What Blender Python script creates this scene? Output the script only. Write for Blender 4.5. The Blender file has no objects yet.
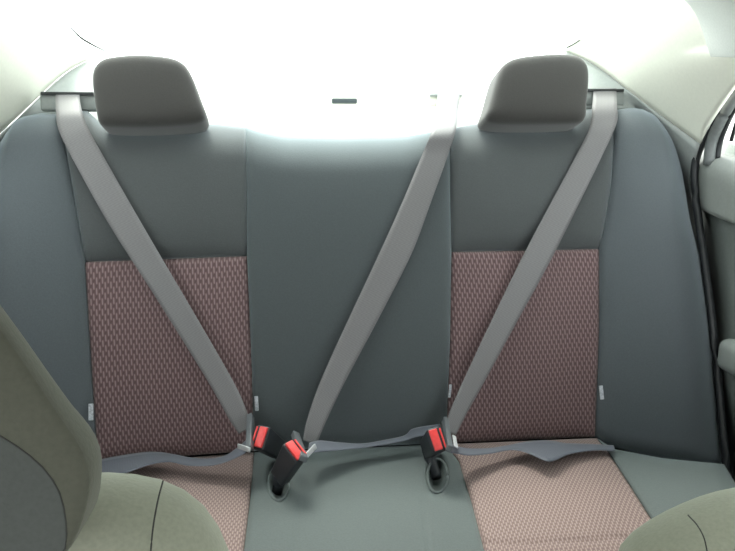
import bpy, bmesh, math, random
from mathutils import Vector, Matrix

random.seed(3)
scene = bpy.context.scene
C = scene.collection

# ------------------------------------------------------------------ camera
CAM = Vector((-0.14, 0.0, 1.10))
YAW, PITCH, ROLL, FPX = math.radians(8.0), math.radians(20.0), math.radians(0.9), 637.0
_f = Vector((math.sin(YAW)*math.cos(PITCH), math.cos(YAW)*math.cos(PITCH), -math.sin(PITCH)))
_r0 = Vector((math.cos(YAW), -math.sin(YAW), 0))
_u0 = _r0.cross(_f)
_r = _r0*math.cos(ROLL) + _u0*math.sin(ROLL)
_u = _u0*math.cos(ROLL) - _r0*math.sin(ROLL)
cd = bpy.data.cameras.new('camera')
cam = bpy.data.objects.new('camera', cd); C.objects.link(cam)
cam.matrix_world = Matrix(((_r.x, _u.x, -_f.x, CAM.x), (_r.y, _u.y, -_f.y, CAM.y), (_r.z, _u.z, -_f.z, CAM.z), (0, 0, 0, 1)))
cd.sensor_width = 36.0; cd.lens = 36.0*FPX/735.0; cd.clip_start = 0.01
scene.camera = cam

# ------------------------------------------------------------------ daylight
w = bpy.data.worlds.new('sky'); scene.world = w; w.use_nodes = True
nt = w.node_tree; nt.nodes.clear()
wo = nt.nodes.new('ShaderNodeOutputWorld'); bg = nt.nodes.new('ShaderNodeBackground')
tc = nt.nodes.new('ShaderNodeTexCoord'); sx = nt.nodes.new('ShaderNodeSeparateXYZ')
rp = nt.nodes.new('ShaderNodeValToRGB')
nt.links.new(tc.outputs['Generated'], sx.inputs[0]); nt.links.new(sx.outputs['Z'], rp.inputs[0])
rp.color_ramp.elements[0].position = 0.0; rp.color_ramp.elements[0].color = (0.93, 0.97, 1.0, 1)
rp.color_ramp.elements[1].position = 1.0; rp.color_ramp.elements[1].color = (0.95, 1.0, 1.0, 1)
nt.links.new(rp.outputs[0], bg.inputs['Color']); nt.links.new(bg.outputs[0], wo.inputs['Surface'])
bg.inputs['Strength'].default_value = 4.5
sd = bpy.data.lights.new('sun', 'SUN'); sun = bpy.data.objects.new('sun', sd); C.objects.link(sun)
sd.energy = 5.0; sd.angle = math.radians(25); sd.color = (1.0, 0.97, 0.9)
sun.rotation_euler = Vector((0.12, -0.62, -0.78)).to_track_quat('-Z', 'Y').to_euler()
scene.view_settings.view_transform = 'Standard'; scene.view_settings.look = 'None'
scene.view_settings.gamma = 1.0; scene.view_settings.use_curve_mapping = False
scene.view_settings.exposure = 0.0

# ------------------------------------------------------------------ helpers
def ray(px, py):
    return _f + _r*((px-367.5)/FPX) - _u*((py-275.5)/FPX)

def hit(px, py, P0, n):
    d = ray(px, py); t = (P0-CAM).dot(n)/d.dot(n)
    return CAM + d*t

BETA = math.radians(24.5)
SBN = Vector((0, -math.cos(BETA), math.sin(BETA)))       # seatback normal, towards the cabin
SBV = Vector((0, math.sin(BETA), math.cos(BETA)))        # up along the seatback
SB0 = Vector((0, 1.003, 0.398))
GAM = math.radians(6.0)
CUN = Vector((0, math.sin(GAM), math.cos(GAM)))
CUV = Vector((0, -math.cos(GAM), math.sin(GAM)))         # forward along the cushion
CU0 = Vector((0, 1.003, 0.398))

def sstep(a, b, x):
    t = min(1, max(0, (x-a)/(b-a))); return t*t*(3-2*t)

def sb_bulge(x, h):
    return 0.016*math.sin(math.pi*min(1, max(0, h/0.6)))*(0.6+0.4*sstep(.2, .3, abs(x))) + sstep(.40, .66, abs(x))*(0.085-0.05*min(1, max(0, h/0.62)))

def SB(px, py, off=0.0, base=True):
    o = off; P = None
    for _ in range(5):
        P = hit(px, py, SB0+SBN*o, SBN)
        d = P-SB0
        o = off + (sb_bulge(d.x, d.dot(SBV)) if base else 0)
    return P

def cu_bulge(x, l):
    return 0.012*math.sin(math.pi*min(1, max(0, l/0.6)))

def CU(px, py, off=0.0):
    o = off; P = None
    for _ in range(5):
        P = hit(px, py, CU0+CUN*o, CUN)
        d = P-CU0
        o = off + cu_bulge(d.x, d.dot(CUV))
    return P

def NEAR(px, py, off=0.0):
    a, b = SB(px, py, off), CU(px, py, off)
    return a if (a-CAM).length < (b-CAM).length else b

def polyline(pts, t):
    if len(pts) == 1: return Vector(pts[0])
    L = [0]
    for a, b in zip(pts, pts[1:]): L.append(L[-1] + (Vector(b)-Vector(a)).length)
    s = t*L[-1]
    for i in range(len(pts)-1):
        if s <= L[i+1] or i == len(pts)-2:
            k = (s-L[i])/max(1e-9, L[i+1]-L[i])
            return Vector(pts[i]).lerp(Vector(pts[i+1]), k)

def smooth_poly(pts, n=40):
    """Catmull-Rom through pts, dims kept"""
    P = [Vector(p) for p in pts]
    P = [P[0]*2-P[1]] + P + [P[-1]*2-P[-2]]
    out = []
    m = max(2, n//(len(P)-3))
    for i in range(1, len(P)-2):
        for k in range(m):
            t = k/m
            out.append(0.5*((2*P[i]) + (P[i+1]-P[i-1])*t + (2*P[i-1]-5*P[i]+4*P[i+1]-P[i+2])*t*t + (-P[i-1]+3*P[i]-3*P[i+1]+P[i+2])*t**3))
    out.append(P[-2])
    return out

def link(name, bm, mat, parent=None, smooth=True):
    bmesh.ops.recalc_face_normals(bm, faces=bm.faces)
    me = bpy.data.meshes.new(name); bm.to_mesh(me); bm.free()
    if smooth:
        for p in me.polygons: p.use_smooth = True
    o = bpy.data.objects.new(name, me); C.objects.link(o)
    if mat: me.materials.append(mat)
    if parent: o.parent = parent
    return o

def tag(o, label=None, cat=None, group=None, kind=None):
    if label: o['label'] = label
    if cat: o['category'] = cat
    if group: o['group'] = group
    if kind: o['kind'] = kind
    return o

def empty(name, label, cat, loc, group=None, kind=None):
    o = bpy.data.objects.new(name, None); C.objects.link(o)
    o.location = loc; o.empty_display_size = 0.05
    return tag(o, label, cat, group, kind)

def child_world(o, parent):
    o.parent = parent
    o.matrix_parent_inverse = Matrix.Translation(-parent.location)
    return o

def part(name, bm, mat, parent, smooth=True):
    o = link(name, bm, mat, None, smooth)
    root = parent
    o.parent = parent
    off = Vector((0, 0, 0)); p = parent
    while p: off += p.location; p = p.parent
    for v in o.data.vertices: v.co -= off
    return o

# ------------------------------------------------------------------ materials
def new_mat(name):
    m = bpy.data.materials.new(name); m.use_nodes = True
    nt = m.node_tree; nt.nodes.clear()
    out = nt.nodes.new('ShaderNodeOutputMaterial'); b = nt.nodes.new('ShaderNodeBsdfPrincipled')
    nt.links.new(b.outputs[0], out.inputs['Surface'])
    return m, nt, b

def N(nt, t, **kw):
    n = nt.nodes.new(t)
    for k, v in kw.items(): setattr(n, k, v)
    return n

def math_(nt, op, a, b=None, c=None):
    n = nt.nodes.new('ShaderNodeMath'); n.operation = op
    for i, x in enumerate((a, b, c)):
        if x is None: continue
        if isinstance(x, (int, float)): n.inputs[i].default_value = x
        else: nt.links.new(x, n.inputs[i])
    return n.outputs[0]

def mat(name, col, rough=0.6, sheen=0.0, sheen_col=None, noise=0.08, scale=180, bump=0.0, metal=0.0, spec=0.5, sheen_rough=0.5, coat=0.0):
    m, nt, b = new_mat(name)
    tc = N(nt, 'ShaderNodeTexCoord'); nz = N(nt, 'ShaderNodeTexNoise')
    nz.inputs['Scale'].default_value = scale; nz.inputs['Detail'].default_value = 3
    nt.links.new(tc.outputs['Object'], nz.inputs['Vector'])
    rp = N(nt, 'ShaderNodeValToRGB')
    rp.color_ramp.elements[0].position = .3; rp.color_ramp.elements[1].position = .7
    rp.color_ramp.elements[0].color = tuple(c*(1-noise) for c in col)+(1,)
    rp.color_ramp.elements[1].color = tuple(min(1, c*(1+noise)) for c in col)+(1,)
    nt.links.new(nz.outputs['Fac'], rp.inputs[0]); nt.links.new(rp.outputs[0], b.inputs['Base Color'])
    b.inputs['Roughness'].default_value = rough; b.inputs['Metallic'].default_value = metal
    b.inputs['Specular IOR Level'].default_value = spec
    b.inputs['Sheen Weight'].default_value = sheen; b.inputs['Sheen Roughness'].default_value = sheen_rough
    if sheen_col: b.inputs['Sheen Tint'].default_value = tuple(sheen_col)+(1,)
    b.inputs['Coat Weight'].default_value = coat
    if bump:
        bp = N(nt, 'ShaderNodeBump'); bp.inputs['Strength'].default_value = bump; bp.inputs['Distance'].default_value = 0.001
        nt.links.new(nz.outputs['Fac'], bp.inputs['Height']); nt.links.new(bp.outputs[0], b.inputs['Normal'])
    return m

def woven_mat(name, base, dash, pu=0.0047, pv=0.0185):
    m, nt, b = new_mat(name)
    uv = N(nt, 'ShaderNodeUVMap'); sp = N(nt, 'ShaderNodeSeparateXYZ')
    nt.links.new(uv.outputs[0], sp.inputs[0])
    u = math_(nt, 'DIVIDE', sp.outputs['X'], pu); v = math_(nt, 'DIVIDE', sp.outputs['Y'], pv)
    col = math_(nt, 'FLOOR', u)
    odd = math_(nt, 'MODULO', math_(nt, 'ABSOLUTE', col), 2.0)
    fv = math_(nt, 'FRACT', math_(nt, 'ADD', v, math_(nt, 'MULTIPLY', odd, 0.5)))
    dv = math_(nt, 'SUBTRACT', fv, 0.5)
    fu = math_(nt, 'ADD', math_(nt, 'FRACT', u), math_(nt, 'MULTIPLY', dv, 0.2))
    du = math_(nt, 'ABSOLUTE', math_(nt, 'SUBTRACT', fu, 0.5))
    mu = N(nt, 'ShaderNodeMapRange', interpolation_type='SMOOTHSTEP'); nt.links.new(du, mu.inputs['Value'])
    mu.inputs['From Min'].default_value = 0.42; mu.inputs['From Max'].default_value = 0.02; mu.inputs['To Min'].default_value = 0; mu.inputs['To Max'].default_value = 1
    mv = N(nt, 'ShaderNodeMapRange', interpolation_type='SMOOTHSTEP'); nt.links.new(math_(nt, 'ABSOLUTE', dv), mv.inputs['Value'])
    mv.inputs['From Min'].default_value = 0.40; mv.inputs['From Max'].default_value = 0.20; mv.inputs['To Min'].default_value = 0; mv.inputs['To Max'].default_value = 1
    mask = math_(nt, 'MULTIPLY', mu.outputs[0], mv.outputs[0])
    # dark knots at the ends of every dash
    kv = N(nt, 'ShaderNodeMapRange', interpolation_type='SMOOTHSTEP'); nt.links.new(math_(nt, 'ABSOLUTE', dv), kv.inputs['Value'])
    kv.inputs['From Min'].default_value = 0.28; kv.inputs['From Max'].default_value = 0.46
    ku = N(nt, 'ShaderNodeMapRange', interpolation_type='SMOOTHSTEP'); nt.links.new(du, ku.inputs['Value'])
    ku.inputs['From Min'].default_value = 0.5; ku.inputs['From Max'].default_value = 0.2
    knot = math_(nt, 'MULTIPLY', kv.outputs[0], ku.outputs[0])
    m0 = N(nt, 'ShaderNodeMix', data_type='RGBA'); nt.links.new(knot, m0.inputs['Factor'])
    m0.inputs['A'].default_value = tuple(base)+(1,); m0.inputs['B'].default_value = tuple(c*.75 for c in base)+(1,)
    mx = N(nt, 'ShaderNodeMix', data_type='RGBA'); nt.links.new(mask, mx.inputs['Factor'])
    nt.links.new(m0.outputs['Result'], mx.inputs['A']); mx.inputs['B'].default_value = tuple(dash)+(1,)
    nt.links.new(mx.outputs['Result'], b.inputs['Base Color'])
    b.inputs['Roughness'].default_value = 0.8; b.inputs['Sheen Weight'].default_value = 0.3
    b.inputs['Sheen Tint'].default_value = (1, .85, .8, 1)
    bp = N(nt, 'ShaderNodeBump'); bp.inputs['Strength'].default_value = 0.25; bp.inputs['Distance'].default_value = 0.001
    nt.links.new(mask, bp.inputs['Height']); nt.links.new(bp.outputs[0], b.inputs['Normal'])
    return m

def web_mat(name, col, sheen=.2):
    m, nt, b = new_mat(name)
    uv = N(nt, 'ShaderNodeUVMap'); sp = N(nt, 'ShaderNodeSeparateXYZ'); nt.links.new(uv.outputs[0], sp.inputs[0])
    a = math_(nt, 'ADD', math_(nt, 'MULTIPLY', sp.outputs['X'], 900.0), math_(nt, 'MULTIPLY', math_(nt, 'PINGPONG', math_(nt, 'MULTIPLY', sp.outputs['Y'], 1.0), 0.006), 1800.0))
    s = math_(nt, 'MULTIPLY_ADD', math_(nt, 'SINE', a), 0.5, 0.5)
    mx = N(nt, 'ShaderNodeMix', data_type='RGBA'); nt.links.new(s, mx.inputs['Factor'])
    mx.inputs['A'].default_value = tuple(c*.9 for c in col)+(1,); mx.inputs['B'].default_value = tuple(c*1.1 for c in col)+(1,)
    nt.links.new(mx.outputs['Result'], b.inputs['Base Color'])
    b.inputs['Roughness'].default_value = 0.55; b.inputs['Sheen Weight'].default_value = sheen
    return m

M_center = mat('centre_cloth', (.062, .071, .076), .85, .7, (.8, .95, 1), bump=.2, scale=400)
M_upper = mat('upper_cloth', (.064, .069, .071), .85, .6, (.85, .95, 1), bump=.2, scale=400)
M_bolster = mat('side_cloth', (.072, .083, .092), .8, .5, (.8, .92, 1), bump=.2, scale=400)
M_cush = mat('cushion_cloth', (.088, .103, .102), .85, .25, (.85, 1, 1), bump=.2, scale=400)  # lighter grey than the backrest: light on the upward-facing cushion put into colour
M_head = mat('head_restraint_cloth', (.046, .043, .040), .9, .35, bump=.2, scale=400)
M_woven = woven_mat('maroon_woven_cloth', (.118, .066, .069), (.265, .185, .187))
M_woven_c = woven_mat('maroon_cushion_cloth', (.185, .122, .112), (.34, .255, .235), pu=.0046, pv=.013)  # brighter copy of the maroon weave, light on the cushion top put into colour
M_olive = mat('front_seat_cloth', (.225, .23, .172), .9, .4, (1, 1, .85), bump=.3, scale=350)  # greyish cloth, with the warm light on the front seats put into its tint
M_olive_head = mat('head_cloth', (.062, .062, .044), .9, .15, (1, 1, .85), bump=.3, scale=350)  # darker olive, warm light put into the tint here as well
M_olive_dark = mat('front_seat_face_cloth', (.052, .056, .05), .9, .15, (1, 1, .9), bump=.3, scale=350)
M_seam = mat('seam_thread', (.03, .03, .026), .9)
M_web = web_mat('belt_webbing', (.178, .17, .175))
M_web_lap = web_mat('lap_webbing', (.082, .09, .118))  # darker copy of the belt webbing, shading on the lap straps put into colour
M_black = mat('black_plastic', (.022, .025, .03), .45)
M_tongue = mat('tongue_plastic', (.10, .11, .12), .4)
M_steel = mat('steel', (.7, .71, .73), .45, metal=.6)
M_red = mat('red_button', (.78, .06, .06), .35)
M_white = mat('tag_cloth', (.5, .52, .56), .8, noise=.3, scale=350)
M_cream = mat('cream_plastic', (.80, .80, .70), .6, noise=.02)
M_cream_shelf = mat('cream_shelf_cloth', (.80, .81, .78), .9, noise=.04, bump=.2, scale=300)
M_headliner = mat('headliner_cloth', (.72, .74, .70), .95, noise=.03, bump=.2, scale=300)
M_trim = mat('grey_trim_plastic', (.30, .32, .31), .55, noise=.04)
M_door_up = mat('door_upper_plastic', (.25, .265, .25), .5, noise=.04)
M_door_low = mat('door_lower_plastic', (.19, .21, .2), .55, noise=.05)
M_handle = mat('door_handle_plastic', (.26, .28, .27), .35, noise=.03)
M_rubber = mat('rubber', (.02, .022, .024), .4)
M_frame = mat('window_frame_plastic', (.15, .16, .16), .4)
M_carpet = mat('carpet', (.05, .05, .05), .95, bump=.5)
M_concrete = mat('concrete', (.55, .55, .53), .9, noise=.1, scale=2)
M_lens = mat('smoked_lens', (.05, .065, .07), .3)
mg, nt_, b_ = new_mat('glass')
nt_.nodes.remove(b_)
tr = N(nt_, 'ShaderNodeBsdfTransparent'); tr.inputs[0].default_value = (.95, .98, .96, 1)
gl = N(nt_, 'ShaderNodeBsdfGlossy'); gl.inputs['Roughness'].default_value = 0.02
mxs = N(nt_, 'ShaderNodeMixShader'); mxs.inputs[0].default_value = 0.05
nt_.links.new(tr.outputs[0], mxs.inputs[1]); nt_.links.new(gl.outputs[0], mxs.inputs[2])
nt_.links.new(mxs.outputs[0], [n for n in nt_.nodes if n.type == 'OUTPUT_MATERIAL'][0].inputs['Surface'])
M_glass = mg

# ------------------------------------------------------------------ mesh builders
def spaced(n):
    return [0.35*i/n + 0.65*(0.5-0.5*math.cos(math.pi*i/n)) for i in range(n+1)]

def quilt(top, bottom, left, right, surf, n, m, puff=0.01, edges=((.015, .008),)*4, skirt=0.05, skirt_dir=None, uvmode='world', extra=None):
    """Upholstered panel between four boundary lines. edges = (top, bottom, left, right) as (width, depth) of the rounding."""
    bm = bmesh.new(); uvl = bm.loops.layers.uv.new('UVMap')
    W = 0.5*((Vector(top[-1])-Vector(top[0])).length + (Vector(bottom[-1])-Vector(bottom[0])).length)/540
    H = 0.5*((Vector(left[-1])-Vector(left[0])).length + (Vector(right[-1])-Vector(right[0])).length)/540
    S, T = spaced(n), spaced(m)
    c00, c10, c01, c11 = (Vector(p) for p in (top[0], top[-1], bottom[0], bottom[-1]))
    g, uvs = [], {}
    for t in T:
        row = []
        for s in S:
            p = polyline(top, s)*(1-t) + polyline(bottom, s)*t + polyline(left, t)*(1-s) + polyline(right, t)*s \
                - (c00*(1-s)*(1-t) + c10*s*(1-t) + c01*(1-s)*t + c11*s*t)
            off = puff*(1-abs(2*s-1)**3)*(1-abs(2*t-1)**3)
            for d, (wd, dp) in zip((t*H, (1-t)*H, s*W, (1-s)*W), edges):
                if wd and d < wd:
                    q = 1-d/wd; off -= dp*(1-math.sqrt(max(0, 1-q*q)))
            if extra: off += extra(p.x, p.y)
            P = surf(p.x, p.y, off)
            v = bm.verts.new(P); row.append(v)
            uvs[v] = (P.x, P.z/0.91) if uvmode == 'world' else (s*W, -P.y)
        g.append(row)
    for j in range(m):
        for i in range(n):
            bm.faces.new((g[j][i], g[j][i+1], g[j+1][i+1], g[j+1][i]))
    rim = g[0][:] + [g[j][n] for j in range(1, m+1)] + [g[m][i] for i in range(n-1, -1, -1)] + [g[j][0] for j in range(m-1, 0, -1)]
    sd = skirt_dir if skirt_dir is not None else -SBN
    low = [bm.verts.new(v.co + sd*skirt) for v in rim]
    for v, l in zip(rim, low): uvs[l] = uvs[v]
    for k in range(len(rim)):
        k2 = (k+1) % len(rim)
        bm.faces.new((rim[k2], rim[k], low[k], low[k2]))
    for f in bm.faces:
        for lp in f.loops: lp[uvl].uv = uvs[lp.vert]
    return bm

def grid_surface(rows, thick=0.0, direction=None):
    bm = bmesh.new()
    g = [[bm.verts.new(p) for p in r] for r in rows]
    for j in range(len(g)-1):
        for i in range(len(g[0])-1):
            bm.faces.new((g[j][i], g[j][i+1], g[j+1][i+1], g[j+1][i]))
    if thick:
        n, m = len(g[0])-1, len(g)-1
        b = [[bm.verts.new(v.co + direction*thick) for v in r] for r in g]
        for j in range(m):
            for i in range(n): bm.faces.new((b[j][i], b[j+1][i], b[j+1][i+1], b[j][i+1]))
        def side(a, c): bm.faces.new((g[a[0]][a[1]], g[c[0]][c[1]], b[c[0]][c[1]], b[a[0]][a[1]]))
        for i in range(n): side((0, i+1), (0, i)); side((m, i), (m, i+1))
        for j in range(m): side((j, 0), (j+1, 0)); side((j+1, n), (j, n))
    return bm

def tube(pts, r, seg=10, bm=None, closed=False):
    bm = bm or bmesh.new(); P = [Vector(p) for p in pts]; rings = []
    for i, p in enumerate(P):
        a = P[max(0, i-1)]; b = P[min(len(P)-1, i+1)]
        d = (b-a).normalized(); up = Vector((0, 0, 1)) if abs(d.z) < .9 else Vector((1, 0, 0))
        x = d.cross(up).normalized(); y = d.cross(x)
        rr = r[i] if isinstance(r, (list, tuple)) else r
        rings.append([bm.verts.new(p + (x*math.cos(2*math.pi*k/seg) + y*math.sin(2*math.pi*k/seg))*rr) for k in range(seg)])
    for A, B in zip(rings, rings[1:]):
        for k in range(seg): bm.faces.new((A[k], A[(k+1) % seg], B[(k+1) % seg], B[k]))
    bm.faces.new(rings[0][::-1]); bm.faces.new(rings[-1])
    return bm

def obox(c, a, w, t, L, Wd, Th, taper=1.0, bev=.002, bm=None, seg=3):
    """box centred on c with axes a (length L), w, t; taper scales the -a end"""
    b2 = bmesh.new(); vs = []
    for sa in (-1, 1):
        k = 1.0 if sa > 0 else taper
        for sw, st in ((-1, -1), (1, -1), (1, 1), (-1, 1)):
            vs.append(b2.verts.new(c + a*(sa*L/2) + w*(sw*Wd/2*k) + t*(st*Th/2*k)))
    b2.faces.new(vs[0:4]); b2.faces.new(vs[4:8][::-1])
    for k in range(4): b2.faces.new((vs[k], vs[4+k], vs[4+(k+1) % 4], vs[(k+1) % 4]))
    bmesh.ops.recalc_face_normals(b2, faces=b2.faces)
    if bev: bmesh.ops.bevel(b2, geom=list(b2.edges), offset=bev, segments=seg, affect='EDGES', profile=.5)
    if bm is None: return b2
    me = bpy.data.meshes.new('tmp'); b2.to_mesh(me); b2.free(); bm.from_mesh(me); bpy.data.meshes.remove(me)
    return bm

def ribbon(pairs3d, thick=0.0013, n=60):
    """strap through cross sections ((left point),(right point))"""
    L = smooth_poly([p[0] for p in pairs3d], n); R = smooth_poly([p[1] for p in pairs3d], n)
    bm = bmesh.new(); uvl = bm.loops.layers.uv.new('UVMap'); rows = []; uv = {}; s = 0
    K = 6
    for i, (a, b) in enumerate(zip(L, R)):
        i0, i1 = max(0, i-1), min(len(L)-1, i+1)
        d = ((L[i1]+R[i1])-(L[i0]+R[i0])).normalized(); nrm = d.cross(b-a).normalized()
        if i: s += ((L[i]+R[i])-(L[i-1]+R[i-1])).length/2
        fr, bk = [], []
        for k in range(K+1):
            p = a.lerp(b, k/K); th = thick*(1.0 if 0 < k < K else .5)
            v1 = bm.verts.new(p + nrm*th/2); v2 = bm.verts.new(p - nrm*th/2)
            uv[v1] = uv[v2] = (k/K*.047, s); fr.append(v1); bk.append(v2)
        rows.append(fr + bk[::-1])
    m = 2*(K+1)
    for A, B in zip(rows, rows[1:]):
        for k in range(m): bm.faces.new((A[k], A[(k+1) % m], B[(k+1) % m], B[k]))
    bm.faces.new(rows[0][::-1]); bm.faces.new(rows[-1])
    for f in bm.faces:
        for lp in f.loops: lp[uvl].uv = uv[lp.vert]
    return bm

def pad(outline, o, ex, ey, en, R, depth_f, depth_b, dome_f=.012, dome_b=.006, nseg=7, caps=5, power=0, split=False):
    """closed cushion: 2D outline in frame (o, ex, ey), rounded rim of inset R, swelling depth_f along en and depth_b behind"""
    pts = [Vector(p) for p in outline]; n = len(pts)
    c = Vector((sum(p[0] for p in pts)/n, sum(p[1] for p in pts)/n))
    prof = []
    for k in range(caps): prof.append((None, (k+1)/(caps+1), -1))
    for k in range(nseg): 
        a = math.pi/2*(1-k/nseg); prof.append((1-math.cos(a), math.sin(a), -2))
    for k in range(nseg+1):
        a = math.pi/2*k/nseg; prof.append((1-math.cos(a), math.sin(a), 2))
    for k in range(caps): prof.append((None, 1-(k+1)/(caps+1), 1))
    if power:
        prof = []; K = 26
        for k in range(1, K): prof.append((math.sin(math.pi/2*k/K), 0, -3))
        prof.append((1, 0, 3))
        for k in range(K-1, 0, -1): prof.append((math.sin(math.pi/2*k/K), 0, 3))
    RR = R if callable(R) else (lambda p: R)
    bm = bmesh.new(); rings = []
    for ins, h, side in prof:
        ring = []
        for p in pts:
            v = p-c; L = v.length
            if abs(side) == 3:
                q = c + v*ins; d = (depth_f if side > 0 else -depth_b)*max(0, 1-ins**power)**(1/power)
            elif abs(side) == 2:
                q = c + v*max(.05, (L-ins*RR(p))/L); d = h*(depth_f if side > 0 else -depth_b)
            else:
                k = max(.05, (L-RR(p))/L)*h; q = c + v*k
                d = depth_f + dome_f*(1-h*h) if side > 0 else -depth_b - dome_b*(1-h*h)
            ring.append(bm.verts.new(o + ex*q[0] + ey*q[1] + en*d))
        rings.append(ring)
    cap = None
    if split:            # front face as a mesh of its own
        cap = bmesh.new(); cr = [[cap.verts.new(v.co) for v in r] for r in rings[-caps-1:]]
        for A, B in zip(cr, cr[1:]):
            for k in range(n): cap.faces.new((A[k], A[(k+1) % n], B[(k+1) % n], B[k]))
        cc = cap.verts.new(sum((v.co for v in cr[-1]), Vector())/n)
        for k in range(n): cap.faces.new((cr[-1][k], cr[-1][(k+1) % n], cc))
        for r in rings[-caps:]:
            for v in r: bm.verts.remove(v)
        rings = rings[:-caps]
    for A, B in zip(rings, rings[1:]):
        for k in range(n): bm.faces.new((A[k], A[(k+1) % n], B[(k+1) % n], B[k]))
    c0 = bm.verts.new(sum((v.co for v in rings[0]), Vector())/n); c1 = bm.verts.new(sum((v.co for v in rings[-1]), Vector())/n)
    for k in range(n):
        bm.faces.new((rings[0][(k+1) % n], rings[0][k], c0))
        if not split: bm.faces.new((rings[-1][k], rings[-1][(k+1) % n], c1))
    if split: bm.verts.remove(c1)
    return (bm, cap) if split else bm

def resample_closed(pts, n):
    P = [Vector(p) for p in pts] + [Vector(pts[0])]
    return [polyline(P, k/n) for k in range(n)]

def round_outline(pts, n=72, it=3):
    q = resample_closed(pts, n)
    for _ in range(it):
        q = [(q[i-1]+q[i]*2+q[(i+1) % n])/4 for i in range(n)]
    return q

def mirror(bm):
    for v in bm.verts: v.co.x = -v.co.x
    bmesh.ops.reverse_faces(bm, faces=bm.faces)
    return bm

# ================================================================== SETTING
g = grid_surface([[Vector((x, y, -.30)) for x in (-25, 0, 25)] for y in (-25, 0, 25)], .05, Vector((0, 0, -1)))
tag(link('ground', g, M_concrete, smooth=False), 'pale concrete ground outside the car', 'ground', kind='structure')
fl = grid_surface([[Vector((x, y, .08)) for x in (-.72, 0, .72)] for y in (-.9, 0, 1.9)], .04, Vector((0, 0, -1)))
tag(link('floor', fl, M_carpet, smooth=False), 'dark carpeted car floor', 'floor', kind='structure')

# ceiling: arched headliner ending just ahead of the rear window
prof = [(-.605, 1.088), (-.60, 1.095), (-.56, 1.168), (-.48, 1.215), (-.3, 1.245), (0, 1.26), (.3, 1.245), (.48, 1.215), (.56, 1.168), (.60, 1.095), (.605, 1.088)]
sp_ = smooth_poly([(a, b, 0) for a, b in prof], 60)
rows = []
for k in range(13):
    row = []
    for p in sp_:
        yend = 1.06 + .13*(1-(p.x/.64)**2)
        row.append(Vector((p.x, -.45 + (yend+.45)*k/12, p.y)))
    rows.append(row)
tag(link('ceiling', grid_surface(rows, .03, Vector((0, 0, 1))), M_headliner), 'pale headliner over the rear seat', 'ceiling', kind='structure')

# pillar surface (right), mirrored for the left
PA, PB, PC = Vector((.68, 1.187, .90)), Vector((.576, 1.50, 1.063)), Vector((.585, 1.12, 1.19))
PN = (PB-PA).cross(PC-PA).normalized()
if PN.dot(CAM-PA) < 0: PN = -PN
def PIL(px, py, off=0.0): return hit(px, py, PA+PN*off, PN)
def coons(top, bottom, left, right, n, m, surf):
    c00, c10, c01, c11 = (Vector(p) for p in (top[0], top[-1], bottom[0], bottom[-1])); rows = []
    for j in range(m+1):
        t = j/m; row = []
        for i in range(n+1):
            s = i/n
            p = polyline(top, s)*(1-t)+polyline(bottom, s)*t+polyline(left, t)*(1-s)+polyline(right, t)*s-(c00*(1-s)*(1-t)+c10*s*(1-t)+c01*(1-s)*t+c11*s*t)
            row.append(surf(p.x, p.y, s, t))
        rows.append(row)
    return rows
LOWLINE = [(562, 50), (586, 60), (606, 73), (625, 88), (660, 115), (700, 144)]
lowline = smooth_poly(LOWLINE, 30)
pt = [(690, -14), (714, 47), (735, 47), (790, 36)]
pr = smooth_poly([(790, 36), (760, 54), (735, 84), (715, 112), (704, 130), (700, 144)], 24)
pl = [(690, -14), (640, 0), (600, 24), (562, 50)]
def bow(px, py, s, t): return PIL(px, py, .012*math.sin(math.pi*s)*math.sin(math.pi*t))
def pillar_bm(): return grid_surface(coons(pt, lowline, pl, pr, 30, 24, bow), .012, -PN)
tag(link('trim_1', pillar_bm(), M_cream), 'pale cream rear pillar panel on the right side above the door', 'pillar trim', kind='structure')
pbm = mirror(pillar_bm())
for v in pbm.verts: v.co.z -= .034
tag(link('trim_2', pbm, M_cream), 'pale cream rear pillar panel on the left side', 'pillar trim', kind='structure')

# grey quarter trim below the pillars
low2 = smooth_poly([(562, 112), (600, 108), (641, 112), (662, 124), (675, 148), (694, 215)], 30)
def trim_bm():
    rows = []
    for t in [i/10 for i in range(11)]:
        row = []
        for i in range(31):
            s = i/30
            a = PIL(*polyline(lowline, s)[:2], .004); b0 = polyline(low2, s)
            b = hit(b0.x, b0.y, SB0 - SBN*.05, SBN)
            p = a.lerp(b, t) + PN*.014*math.sin(math.pi*t)
            row.append(p)
        rows.append(row)
    return grid_surface(rows, .01, Vector((.4, .6, -.5)).normalized())
q1 = link('trim_3', trim_bm(), M_trim); tag(q1, 'grey quarter trim strip under the right pillar', 'trim', kind='structure')
def lower_left(bm):
    for v in bm.verts: v.co.z -= .034
    return bm
q2 = link('trim_4', lower_left(mirror(trim_bm())), M_trim); tag(q2, 'grey quarter trim strip under the left pillar', 'trim', kind='structure')

# parcel shelf
rows = []
for j in range(13):
    t = j/12; row = []
    for i in range(25):
        s = i/24*2-1
        hw = .60-.10*t
        row.append(Vector((s*hw, 1.29+(.50)*t - .05*s*s*t, .905+.095*t+.006*math.sin(math.pi*t)*(1-s*s))))
    rows.append(row)
tag(link('parcel_shelf', grid_surface(rows, .02, Vector((0, 0, -1))), M_cream_shelf), 'pale parcel shelf behind the rear seat under the back window', 'shelf', kind='structure')

# rear window
rows = []
for j in range(13):
    t = j/12; row = []
    for i in range(25):
        s = i/24*2-1
        z = 1.0+.235*t-.03*s*s*(t); y = 1.84-.62*t-.10*s*s+.04*math.sin(math.pi*t)
        row.append(Vector((s*(.60-.03*t), y, z)))
    rows.append(row)
win = link('window_1', grid_surface(rows, .004, Vector((0, .3, .95))), M_glass)
tag(win, 'sloping rear window filled with white daylight', 'window', kind='structure')

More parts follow.
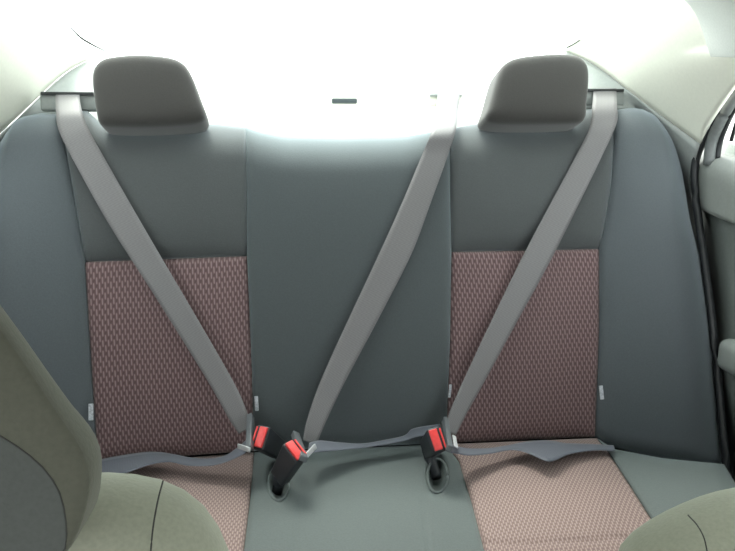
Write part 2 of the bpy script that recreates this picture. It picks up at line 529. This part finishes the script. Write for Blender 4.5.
# thin dark seams on the pillar edges
s1 = tube([PIL(*p[:2], .004) for p in smooth_poly([(566, 48), (573, 44.5), (580, 40)], 10)], .0017, 8)
tag(link('trim_5', s1, M_seam), 'thin dark seam line beside the rear window, right', 'trim', kind='structure')
PA2, PN2 = Vector((-PA.x, PA.y, PA.z-.034)), Vector((-PN.x, PN.y, PN.z))
s2 = tube([hit(p[0], p[1], PA2+PN2*.016, PN2) for p in smooth_poly([(70, 27), (80, 37), (92, 44.5), (107, 52)], 16)], [.0009+.0014*math.sin(math.pi*i/17) for i in range(40)][:16], 8)
tag(link('trim_6', s2, M_seam), 'thin dark seam line beside the rear window, left', 'trim', kind='structure')

# doors: right door seen at the picture's edge, mirrored on the left
XD = .70
def DX(px, py, x=XD):
    d = ray(px, py); return CAM + d*((x-CAM.x)/d.x)
seal_px = smooth_poly([(742, 78), (735, 87), (722, 105), (711, 124), (702, 143), (695, 166), (696, 200), (704, 258), (712, 320), (719, 390), (725, 452), (731, 515), (736, 590)], 60)
def door(side):
    sgn = 1 if side == 'right' else -1
    fx = (lambda b: b) if sgn > 0 else mirror
    root = empty('door_1' if sgn > 0 else 'door_2', 'rear car door on the right, grey upper trim over darker lower trim' if sgn > 0 else 'rear car door on the left beside the seat', 'door', (sgn*.74, .75, .1), kind='structure')
    rear = [DX(*p[:2]) for p in smooth_poly([(696, 160), (697, 200), (704, 258), (712, 320), (719, 390), (725, 452), (731, 515), (736, 590)], 24)]
    zt = rear[0].z + .020
    def profile(z):      # inward swell of the trim at height z
        if z > .80: k = min(1, (z-.80)/.012); s = .028*k*math.sqrt(max(0, 1-max(0, (z-(zt-.03))/.03)**2))
        else: s = 0.0
        return s
    def strip(z0, z1, n, swell, matl, name):
        rows = []
        for j in range(n+1):
            z = z1+(z0-z1)*j/n
            yr = None
            for a, b in zip(rear, rear[1:]):
                if (a.z-z)*(b.z-z) <= 0 and a.z != b.z: yr = a.y+(b.y-a.y)*(z-a.z)/(b.z-a.z)
            if yr is None: yr = rear[0].y if z > rear[0].z else rear[-1].y
            row = []
            for i in range(21):
                k = i/20; y = yr + (-.30-yr)*k
                e = math.sqrt(max(0, 1-max(0, 1-(yr-y)/.03)**2))
                row.append(Vector((XD + .012 - swell(z)*(.55+.45*e), y, z)))
            rows.append(row)
        return part(name, fx(grid_surface(rows, .03, Vector((1, 0, 0)))), matl, root)
    zs = .795
    def sw_up(z):
        u = (z-zs)/(zt-zs); return .035*math.sqrt(max(0, 1-max(0, (u-.6)/.4)**2))*min(1, u/.1+.55)
    strip(zs, zt, 16, sw_up, M_door_up, 'upper_trim')
    strip(.12, zs, 20, lambda z: .004+.018*math.exp(-((z-.50)/.07)**2), M_door_low, 'lower_trim')
    # pull handle with bezel
    hc = DX(752, 366, .68)
    h = obox(hc, Vector((0, -1, .12)).normalized(), Vector((0, .12, 1)).normalized(), Vector((1, 0, 0)),   .15, .062, .04, bev=.018, seg=4)
    hd = part('pull_handle', fx(h), M_handle, root)
    # window frame, seals, divider and pane
    fr = [DX(*p[:2], .69) for p in smooth_poly([(760, 62), (743, 84), (730, 104), (721, 120), (712, 142), (709, 165)], 20)]
    part('window_frame', fx(tube(fr, .011, 12)), M_frame, root)
    fr2 = [DX(*p[:2], .70) for p in smooth_poly([(766, 72), (750, 88), (738, 103), (728, 121), (720, 142), (717, 160)], 20)]
    part('window_seal', fx(tube(fr2, .0055, 10)), M_rubber, root)
    dv = [DX(*p[:2], .705) for p in [(745, 108), (737, 121), (731, 141)]]
    part('window_divider', fx(tube(dv, .0035, 8)), M_rubber, root)
    zg = zt-.03
    gl_ = grid_surface([[Vector((.722-.12*max(0, z-zg), y, z)) for y in (1.15-.28*(z-zg), .6, 0, -.3)] for z in (zg, zg+.08, zg+.16, zg+.26)], .004, Vector((1, 0, 0)))
    part('window_pane', fx(gl_), M_glass, root, False)
    return root
door('right'); door('left')
sl = tube([DX(*p[:2], .682) for p in seal_px], .0075, 12)
tag(link('trim_7', sl, M_rubber), 'black rubber door seal running down beside the right seat bolster', 'seal', kind='structure')
sl = mirror(tube([DX(*p[:2], .682) for p in seal_px], .0075, 12))
tag(link('trim_8', sl, M_rubber), 'black rubber door seal beside the left seat bolster', 'seal', kind='structure')
wr = grid_surface([[Vector((x, y, z)) for x in (-.74, 0, .74)] for y, z in ((1.20, .08), (1.30, .5), (1.40, .88))], .02, Vector((0, 1, 0)))  # unseen panel, added to close a light leak behind the seat
tag(link('wall_rear', wr, M_carpet), 'unseen carpeted boot bulkhead behind the rear seat, added to stop a light leak', 'wall', kind='structure')
# unseen dashboard wall ahead of the front seats, added to cut light from the front
db = grid_surface([[Vector((x, y, z)) for x in (-.76, -.3, .3, .76)] for y, z in ((-.98, .08), (-.92, .55), (-.88, .78), (-1.0, .86), (-1.35, .88))], .03, Vector((0, -.7, -.7)))
tag(link('wall_front', db, M_black), 'unseen dark dashboard and firewall ahead of the front seats, added to cut front light', 'wall', kind='structure')
def jamb_bm(): return grid_surface([[Vector((.722, y, z)) for y in (.85, 1.2, 1.5)] for z in (.08, .5, .80)] + [[Vector((.722, y, .93)) for y in (1.13, 1.25, 1.5)]], .015, Vector((1, 0, 0)))
tag(link('trim_9', jamb_bm(), M_trim), 'grey door jamb behind the right door seal', 'trim', kind='structure')
tag(link('trim_10', mirror(jamb_bm()), M_trim), 'grey door jamb behind the left door seal', 'trim', kind='structure')
# body sides behind the doors
def side_bm():
    return grid_surface([[Vector((x, y, z)) for y, x in ((1.9, .72), (1.4, .76), (.95, .77), (-.5, .77), (-1.0, .77))] for z in (.05, .4, .83)], .02, Vector((1, 0, 0)))
tag(link('wall_right', side_bm(), M_carpet, smooth=False), 'car body side behind the right door', 'wall', kind='structure')
tag(link('wall_left', mirror(side_bm()), M_carpet, smooth=False), 'car body side behind the left door', 'wall', kind='structure')

# ================================================================== REAR SEAT BACKREST
bench = empty('rear_bench_seat', 'dark grey rear bench seat with two woven maroon seating areas', 'car seat', Vector((0, .8, .12)))
board = [[SB(px, py, -.075, False) + Vector((0, 0, dz)) for px in (-50, 20, 150, 350, 550, 640, 715)] for py, dz in ((150, 0), (250, 0), (350, 0), (455, -.05), (520, -.12))]
back = part('backrest', grid_surface(board, .03, -SBN), M_carpet, bench)
base_ = [[Vector((x, y, z)) for x in (-.68, -.3, 0, .3, .68)] for y, z in ((1.06, .30), (.85, .31), (.66, .33), (.60, .28), (.60, .10))]
cush = part('cushion', grid_surface(base_, .02, Vector((0, .5, -.8))), M_carpet, bench)
LT = [(57, 114), (66, 150), (76, 207), (85, 262)]        # left bolster / upper panel
LI = [(85, 262), (93, 389), (98, 462)]
CL1 = [(246, 127), (247, 190), (247, 256)]
CL2 = [(247, 256), (252, 374), (254, 451)]
CR1 = [(450, 129), (450, 190), (451.5, 252)]
CR2 = [(451.5, 252), (450, 340), (446, 443)]
RT = [(616, 110), (611, 186), (604, 228), (599, 249)]
RI = [(599, 249), (599, 330), (595, 437)]
top_l = [(57, 114), (86, 110), (104, 126), (200, 123.5), (214, 124), (246, 127)]
top_c = [(246, 127), (262, 132), (285, 136.5), (340, 138), (405, 136.5), (432, 132), (450, 129)]
top_r = [(450, 129), (474, 124), (486, 122), (574, 122), (586, 108.5), (616, 110)]
seam = (.014, .008); roll_ = (.07, .07); under = (.03, .013)
def sbs(px, py, off): return SB(px, py, off)
part('upper_panel', quilt(top_l, [(85, 262), (247, 256)], LT, CL1, sbs, 36, 36, .014, (roll_, under, seam, seam), .06), M_upper, back)
part('upper_panel', quilt(top_r, [(451.5, 252), (599, 249)], CR1, RT, sbs, 36, 36, .014, (roll_, under, seam, seam), .06), M_upper, back)
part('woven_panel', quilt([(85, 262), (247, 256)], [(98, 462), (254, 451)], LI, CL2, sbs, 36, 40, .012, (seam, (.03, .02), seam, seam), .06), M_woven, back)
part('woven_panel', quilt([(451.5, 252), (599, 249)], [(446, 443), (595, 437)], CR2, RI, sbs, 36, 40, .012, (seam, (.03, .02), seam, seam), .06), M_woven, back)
part('center_panel', quilt(top_c, [(254, 451), (446, 443)], CL1+CL2[1:], CR1+CR2[1:], sbs, 44, 60, .02, (roll_, (.03, .02), seam, seam), .06), M_center, back)
rb_top = [(616, 110), (630, 107.5), (642, 109), (655, 115), (664, 124)]
rb_right = smooth_poly([(664, 124), (674, 141), (682, 171), (690, 219), (698, 251), (705, 290), (711, 334), (717, 405), (722, 464)], 30)
rb_bot = [(595, 437), (612, 447), (635, 453), (662, 458.5), (695, 462), (722, 464)]
part('side_bolster', quilt(rb_top, rb_bot, RT+RI[1:], rb_right, sbs, 36, 50, .016, ((.05, .05), (.03, .03), seam, (.05, .05)), .07), M_bolster, back)
lb_top = [(5, 134), (14, 121), (25, 116), (40, 113), (57, 114)]
lb_left = smooth_poly([(5, 134), (-5, 154), (-12, 190), (-17, 235), (-24, 290), (-30, 340), (-36, 410), (-40, 482)], 30)
lb_bot = [(-40, 482), (0, 480), (35, 476), (70, 470), (98, 462)]
part('side_bolster', quilt(lb_top, lb_bot, lb_left, LT+LI[1:], sbs, 36, 50, .016, ((.05, .05), (.03, .03), (.05, .05), seam), .07), M_bolster, back)
# woven tags stitched into the seams
def care_tag(px, py, w, h, tilt=0):
    P = NEAR(px, py, .016); x = _r*(w/540); y = _u
    a = (_u*math.cos(tilt)+_r*math.sin(tilt)); b = (_r*math.cos(tilt)-_u*math.sin(tilt))
    o = part('stitched_tag', obox(P, a, b, -_f, h/540*1.1, w/540*1.1, .0022, bev=.0006), M_white, back)
    o['label'] = 'small white fabric tag'
for a in ((91, 412, 4, 14, 0), (256.5, 403.5, 3.2, 13, -.05), (601.5, 392.5, 3.6, 13, -.1), (450, 391, 2.4, 12, .1)): care_tag(*a)

# ================================================================== REAR SEAT CUSHION
def well(px, py):
    o = 0
    for cx, cy, rx, ry, sl in ((278, 481, 8.5, 16, -.12), (437, 474, 8, 16, .12)):
        dx = (px-cx-sl*(py-cy)*-1)/rx; dy = (py-cy)/ry; q = dx*dx+dy*dy
        o -= .035*math.exp(-q*q*.8)
    k = min(1, max(0, (py-490)/15))
    for x0, x1 in ((300, 294), (423, 429)):
        o -= .0022*k*math.exp(-((px-(x0+(x1-x0)*(py-492)/59))/2.2)**2)
    return o
def front_stitch(px, py):
    return -.0028*math.exp(-((py-(543.5-.0004*(px-500)**2))/1.8)**2)
down = -CUN
cs = (.012, .008); cb = (.03, .02)
CCL = [(254, 452), (253, 468), (249, 510), (244, 551), (232, 660)]
CCR = [(446, 444), (459, 462), (472, 505), (484, 551), (510, 660)]
part('center_section', quilt([(254, 452), (446, 444)], [(232, 660), (510, 660)], CCL, CCR, CU, 110, 110, .012, (cb, (.06, .05), cs, cs), .12, down, extra=well), M_cush, cush)
CRR = [(597, 438), (610, 455), (632, 489), (656, 527), (730, 660)]
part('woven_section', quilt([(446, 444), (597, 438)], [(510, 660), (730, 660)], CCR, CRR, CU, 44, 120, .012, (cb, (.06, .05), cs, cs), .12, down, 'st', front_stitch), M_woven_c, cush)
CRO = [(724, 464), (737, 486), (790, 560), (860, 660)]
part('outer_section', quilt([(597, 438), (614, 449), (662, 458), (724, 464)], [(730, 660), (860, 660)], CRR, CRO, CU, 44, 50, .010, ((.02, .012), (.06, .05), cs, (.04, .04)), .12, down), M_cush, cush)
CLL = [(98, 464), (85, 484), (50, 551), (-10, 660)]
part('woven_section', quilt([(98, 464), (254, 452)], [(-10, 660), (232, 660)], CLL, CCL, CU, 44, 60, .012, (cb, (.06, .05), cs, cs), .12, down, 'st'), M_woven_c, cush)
CLO = [(-42, 484), (-60, 510), (-110, 580), (-170, 660)]
part('outer_section', quilt([(-42, 484), (20, 478), (98, 464)], [(-170, 660), (-10, 660)], CLO, CLL, CU, 44, 50, .010, ((.02, .012), (.06, .05), (.04, .04), cs), .12, down), M_cush, cush)
# oval rims of the buckle openings
for cx, cy in ((278.5, 484), (437.5, 476)):
    ring = [CU(cx+10*math.cos(a*math.pi/12), cy+17*math.sin(a*math.pi/12), .004) for a in range(25)]
    part('opening_rim', tube(ring, .0022, 8), M_cush, cush)

# ================================================================== REAR HEAD RESTRAINTS
def headrest(px_outline, label, cx):
    o = SB(cx, 100, .010, False)
    pts2 = []
    for p in smooth_poly(px_outline+[px_outline[0]], 90)[:-1]:
        P = hit(p[0], p[1], o, SBN)-o
        pts2.append((P.x*.97, P.dot(SBV)*.92-.001))
    pts2 = round_outline(pts2, 84, 2)
    root = empty('headrest', label, 'headrest', o - SBV*.09, 'rear headrests')
    del root['group']
    part('padded_body', pad(pts2, o, Vector((1, 0, 0)), SBV, SBN, .045, .045, .055, power=5.0), M_head, root)
    for s in (-1, 1):
        b = o + Vector((s*.045, 0, 0)) - SBV*.05
        part('post', tube([b - SBV*.13 - SBN*.045, b - SBN*.03 + SBV*.02], .006, 12), M_steel, root)
    return root
headrest([(100.5, 130), (97, 108), (94.5, 85), (96, 71), (104, 62), (120, 58.5), (141, 57), (165, 58.5), (181, 62), (190, 69), (197, 83), (204, 103), (210.5, 122), (207, 127), (195, 131), (159, 134), (120, 134), (105, 133)], 'dark grey rear headrest on the left between the left belt and centre seat', 153)
headrest([(478.5, 124), (484, 108), (489, 88), (494, 72), (502, 63), (517, 58.5), (548, 55.5), (568, 56.5), (579, 61), (584, 72), (584, 90), (582, 110), (580.5, 127), (565, 130), (530, 131), (500, 130.5), (484, 128)], 'dark grey rear headrest on the right beside the right belt', 531)

# ================================================================== SEAT BELTS
def quadpairs(lst, fn):
    return [(fn(a[0], a[1], off), fn(b[0], b[1], off2)) for a, b, off, off2 in lst]

def belt(label, sh, lap, base, plate, tip, lapmat=None):
    root = empty('seat_belt', label, 'seat belt', base)
    part('shoulder_webbing', ribbon(sh, n=90), M_web, root)
    part('lap_webbing', ribbon(lap, n=90), M_web_lap, root)
    # latch tongue: plastic loop plate with a bright steel edge
    a, b, wd, th = plate
    ax = (b-a).normalized(); tn = (-_f - ax*(-_f).dot(ax)).normalized(); wv = ax.cross(tn)
    tg = part('tongue', obox((a+b)/2, ax, wv, tn, (b-a).length, wd, th, bev=.0015), M_tongue, root)
    c1, c2, w2 = tip
    ax2 = (c2-c1).normalized(); t2 = (-_f - ax2*(-_f).dot(ax2)).normalized()
    part('steel_edge', obox((c1+c2)/2, ax2, ax2.cross(t2), t2, (c2-c1).length, w2, .003, bev=.0008), M_steel, tg)
    return root

def T3(px, py, P, n): return hit(px, py, P, n)
# anchor points near the bezels (world, behind the seat top)
def BACKP(px, py, d): return hit(px, py, SB0 - SBN*d, SBN)
shL = [(BACKP(56, 92, .05), BACKP(79.5, 92, .05)), (BACKP(55.5, 100, .035), BACKP(80, 100, .035))] + quadpairs([
    ((56, 112), (82, 111), -.005, -.005), ((58, 128), (87, 126), .012, .012), ((70, 154), (101, 152), .018, .018),
    ((109.5, 225), (142.5, 225), .026, .026), ((158, 301), (187, 301), .032, .032), ((207, 380), (232, 379), .042, .042), ((229, 419), (247, 412), .05, .05), ((239, 434), (250, 428), .055, .055)], lambda x, y, o: SB(x, y, o))
lapL = quadpairs([((246, 440), (249, 450), .055, .06), ((238, 447), (240, 456), .05, .052), ((225, 455.5), (223, 463), .035, .04), ((209, 458.5), (207, 466), .03, .034), ((190, 457.5), (187, 465.5), .028, .032), ((173, 454), (169, 462), .026, .032),
    ((158, 452), (149, 465), .025, .033), ((141, 452.5), (126, 473), .022, .032), ((115, 456.5), (98, 480), .02, .026), ((92, 461), (80, 485), .018, .02), ((50, 468), (45, 492), .015, .015), ((5, 476), (0, 500), .012, .012)], NEAR)
belt('left shoulder belt crossing the left woven panel down to the left buckle', shL, lapL, SB(150, 300, .03),
     (NEAR(250.5, 416, .062), NEAR(249.5, 449, .066), .010, .012), (NEAR(238, 446, .066), NEAR(250, 450, .07), .008))
shC = [(BACKP(438, 92, .20), BACKP(460, 92, .20)), (BACKP(435, 112, .10), BACKP(458, 112, .10))] + quadpairs([
    ((431.5, 131), (456, 129), .008, .008), ((422, 155), (448, 155), .014, .014), ((401, 205), (430, 205), .022, .022), ((378.5, 255), (411, 255), .03, .03), ((349, 318), (379, 318), .036, .036),
    ((321, 380), (346, 380), .045, .045), ((307, 420), (325, 424), .055, .055), ((303, 440), (316, 446), .06, .06)], lambda x, y, o: SB(x, y, o))
lapC = quadpairs([((309, 443), (308, 454), .06, .065), ((319, 440.5), (318, 452), .05, .055), ((337, 442), (337, 450.5), .04, .046), ((361.5, 443.5), (361, 448), .03, .036), ((384, 440), (385, 444.5), .03, .034), ((404, 435.5), (405, 440.5), .03, .034),
    ((412, 429), (414, 437.5), .03, .036), ((425, 426), (428, 435), .03, .036), ((440, 424), (442, 433), .025, .03)], NEAR)
belt('centre shoulder belt running diagonally over the plain grey middle seat', shC, lapC, SB(380, 300, .03),
     (NEAR(295, 434, .07), NEAR(303.5, 459, .078), .010, .012), (NEAR(306, 456, .075), NEAR(315.5, 446, .072), .008))
shR = [(BACKP(593.5, 89, .05), BACKP(616.5, 88, .05)), (BACKP(593, 97, .035), BACKP(616.5, 96, .035))] + quadpairs([
    ((592, 108), (617, 106), -.005, -.005), ((590, 126), (617, 122), .012, .012), ((578, 152), (604, 152), .018, .018), ((526, 250), (556, 250), .026, .026), ((487, 330), (512.5, 330), .034, .034),
    ((460, 388), (481, 388), .044, .044), ((449, 414), (466, 415), .05, .05), ((445, 432), (456, 435), .056, .056)], lambda x, y, o: SB(x, y, o))
lapR = quadpairs([((450, 443), (451, 453), .055, .06), ((458, 446.5), (459, 454), .045, .05), ((470, 448.5), (471, 455.5), .036, .042), ((490, 448), (491, 453.5), .03, .034), ((509, 445), (511, 450), .026, .03), ((524, 442), (527, 453), .024, .03),
    ((540, 440.5), (546, 461), .022, .034), ((553, 441), (556, 460), .02, .03), ((566, 443), (570, 454), .018, .024), ((592, 444), (594, 450.5), .014, .018), ((614, 445.5), (615, 451), .008, .010)], NEAR)
belt('right shoulder belt crossing the right woven panel down to the right buckle', shR, lapR, SB(520, 300, .03),
     (NEAR(445, 420, .068), NEAR(449.5, 449, .072), .009, .012), (NEAR(454, 436, .066), NEAR(456, 447, .07), .007))

# ================================================================== BUCKLES
def buckle(label, E, B, up_px, width=.040, thick=.024, foot=None, lip=1):
    root = empty('seat_belt_buckle', label, 'buckle', B)
    a = (E-B).normalized()
    wv = (_r*up_px[0] - _u*up_px[1]); wv = (wv - a*wv.dot(a)).normalized(); tv = a.cross(wv)
    L = (E-B).length
    hs = part('housing', obox((E+B)/2, a, wv, tv, L, width, thick, .82, .004), M_black, root)
    part('release_button', obox(E + a*.0005 - tv*((1 if tv.dot(_r) > 0 else -1)*lip*thick*.1), a, wv, tv, .006, width*.84, thick*.56, 1, .0012), M_red, root)['label'] = 'red release button'
    sg = 1 if tv.dot(_r) > 0 else -1
    part('slot_lip', obox(E + tv*(sg*lip*thick*.40), a, wv, tv, .004, width*.80, thick*.11, 1, .0006), M_red, root)['label'] = 'thin red lip beside the tongue slot'
    if foot is not None:
        part('strap', tube(smooth_poly([B + a*.005, B.lerp(foot, .5), foot], 12), [.011]*5 + [.009]*20, 10), M_black, root)
    return root
buckle('black buckle with red button at the left end, holding the left belt', NEAR(260, 437, .075), NEAR(279, 450, .022), (-2, 21), .040, .025, NEAR(281, 462, -.01), -1)
buckle('black buckle with red button in the middle, holding the centre belt', NEAR(295.5, 450, .085), NEAR(280, 477, .022), (6, 20), .038, .025, NEAR(277, 492, -.012))
buckle('black buckle with red button on the right, holding the right belt', NEAR(437, 439.5, .08), NEAR(427, 449, .018), (5, 20), .040, .024, NEAR(437, 478, -.015))

# ================================================================== BELT GUIDES + SHELF FITTINGS
def guide(label, px, py, w, h, d, sl):
    P = BACKP(px, py, d)
    root = empty('seat_belt_guide', label, 'belt guide', P)
    up = Vector((0, .25, .97)).normalized(); fw = Vector((0, -.97, .25)).normalized(); X = Vector((1, 0, 0))
    part('bezel', obox(P - fw*.012, X, up, fw, w/480, h/480, .02, 1, .004), M_trim if sl else M_cream, root)
    part('slot', obox(P + up*(h/480/2-.004), X, up, fw, w/480*.92, .006, .006, 1, .001), M_rubber if sl else M_trim, root)
    return root
guide('grey belt guide beside the left headrest', 68, 101, 50, 17, .05, True)
guide('grey belt guide beside the right headrest', 605, 97, 44, 17, .05, True)
guide('pale belt guide on the parcel shelf behind the centre belt', 446, 100, 40, 14, .21, False)
Pc = hit(344.5, 101, Vector((0, 1.5, 1)), Vector((0, -1, 0)))
cv = empty('shelf_cover', 'pale cover with a short dark slot on the parcel shelf behind the middle seat', 'cover', Pc - Vector((0, 0, .03)))
part('housing', obox(Pc + Vector((0, .03, -.012)), Vector((0, -1, 0)), Vector((1, 0, 0)), Vector((0, 0, 1)), .055, .09, .045, .9, .008), M_cream, cv)
part('slot', obox(Pc + Vector((0, .001, 0)), Vector((1, 0, 0)), Vector((0, 0, 1)), Vector((0, -1, 0)), .058, .012, .006, 1, .003), M_lens, cv)

# ================================================================== FRONT SEATS
def front_seat(cx, o_y, o_z, recl, outline, label, seams, mirror_in=False):
    b = math.radians(recl)
    en = Vector((0, -math.cos(b), math.sin(b))); ey = Vector((0, math.sin(b), math.cos(b))); ex = Vector((1, 0, 0))
    o = Vector((cx, o_y, o_z))
    root = empty('front_seat', label, 'front seat', Vector((cx, o_y-.25, .1)))
    pts = round_outline(outline, 110, 2)
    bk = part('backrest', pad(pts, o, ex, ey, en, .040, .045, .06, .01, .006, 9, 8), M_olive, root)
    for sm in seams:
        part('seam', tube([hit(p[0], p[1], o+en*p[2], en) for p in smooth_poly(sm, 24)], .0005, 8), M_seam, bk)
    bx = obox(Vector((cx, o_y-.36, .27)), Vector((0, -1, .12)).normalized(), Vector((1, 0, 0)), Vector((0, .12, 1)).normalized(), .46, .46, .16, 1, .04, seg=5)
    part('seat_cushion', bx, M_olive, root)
    return root

# left front seat: plane through the shoulder, visible inboard shoulder measured, mirrored about the seat centre
def seat_outline(px_pts, cx, o_y, o_z, recl, bottom=-.58):
    b = math.radians(recl); en = Vector((0, -math.cos(b), math.sin(b))); ey = Vector((0, math.sin(b), math.cos(b)))
    o = Vector((cx, o_y, o_z)); half = []
    for p in px_pts:
        P = hit(p[0], p[1], o, en)-o; half.append((P.x, P.dot(ey)))
    return half
cxl = -.375
hl = seat_outline([(98, 477), (138, 480), (163, 485), (186, 496), (204, 510), (218, 529), (227, 549), (234, 575)], cxl, .33, .80, 20)
hl += [(.225, -.18), (.245, -.35), (.24, -.52)]
out_l = hl + [(-x, y) for x, y in reversed(hl)]
front_seat(cxl, .33, .80, 20, out_l, 'olive grey front seat at lower left, its shoulder below the headrest', [[(163, 481, .02), (158, 500, .036), (153, 528, .044), (150, 560, .046)]])
cxr = .36
hr = seat_outline([(628, 560), (640, 549), (655, 538), (675, 525), (693, 515.5), (715, 506), (737, 497), (760, 492)], cxr, .38, .745, 20)
hr = [(-.24, -.52), (-.245, -.35), (-.235, -.15)] + hr
out_r = hr + [(-x, y) for x, y in reversed(hr)]
front_seat(cxr, .38, .745, 20, out_r, 'olive grey front seat at lower right, only its rounded shoulder in view', [[(688, 515, .01), (697, 525, .03), (704, 538, .042), (708, 556, .046)]])
# front headrest, left
b = math.radians(14)
fen = Vector((0, -math.cos(b), math.sin(b))); fey = Vector((0, math.sin(b), math.cos(b)))
fo = Vector((cxl, .285, .94))
half = []
for p in [(-12, 303), (0, 319), (15, 339), (30, 361), (45, 383), (60, 406), (75, 428), (88, 446), (96, 461), (99, 477), (96, 499), (89, 525), (81, 545), (70, 561), (52, 571)]:
    P = hit(p[0]-7, p[1], fo, fen)-fo; half.append((P.x, P.dot(fey)))
x0, y0 = half[0]
half = [(x0*.55, y0+.035), (x0*.85, y0+.025)] + half
out_h = half + [(-x, y) for x, y in reversed(half)]
fh = empty('headrest', 'large olive front headrest at the left edge, above the left front seat', 'headrest', fo - fey*.1)
yr = [(hit(60, py, fo, fen)-fo).dot(fey) for py in (556, 543, 498, 456, 428, 380)]
def inset(p):        # width of the side band at each height
    R_ = [.002, .002, .011, .022, .029, .032]
    if p[1] <= yr[0]: return R_[0]
    for k in range(5):
        if p[1] <= yr[k+1]: return R_[k]+(R_[k+1]-R_[k])*(p[1]-yr[k])/(yr[k+1]-yr[k])
    return R_[-1]
body, cap = pad(round_outline(out_h, 110, 2), fo, Vector((1, 0, 0)), fey, fen, inset, .006, .05, .004, .006, 10, 6, split=True)
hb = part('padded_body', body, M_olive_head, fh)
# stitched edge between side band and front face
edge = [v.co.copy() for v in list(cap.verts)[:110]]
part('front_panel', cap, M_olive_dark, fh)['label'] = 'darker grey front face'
part('seam', tube(edge+[edge[0]], .00045, 8), M_seam, hb)
for s in (-1, 1):
    part('post', tube([fo + Vector((s*.06, 0, 0)) - fey*.22, fo + Vector((s*.06, 0, 0)) - fey*.05], .006, 12), M_steel, fh)
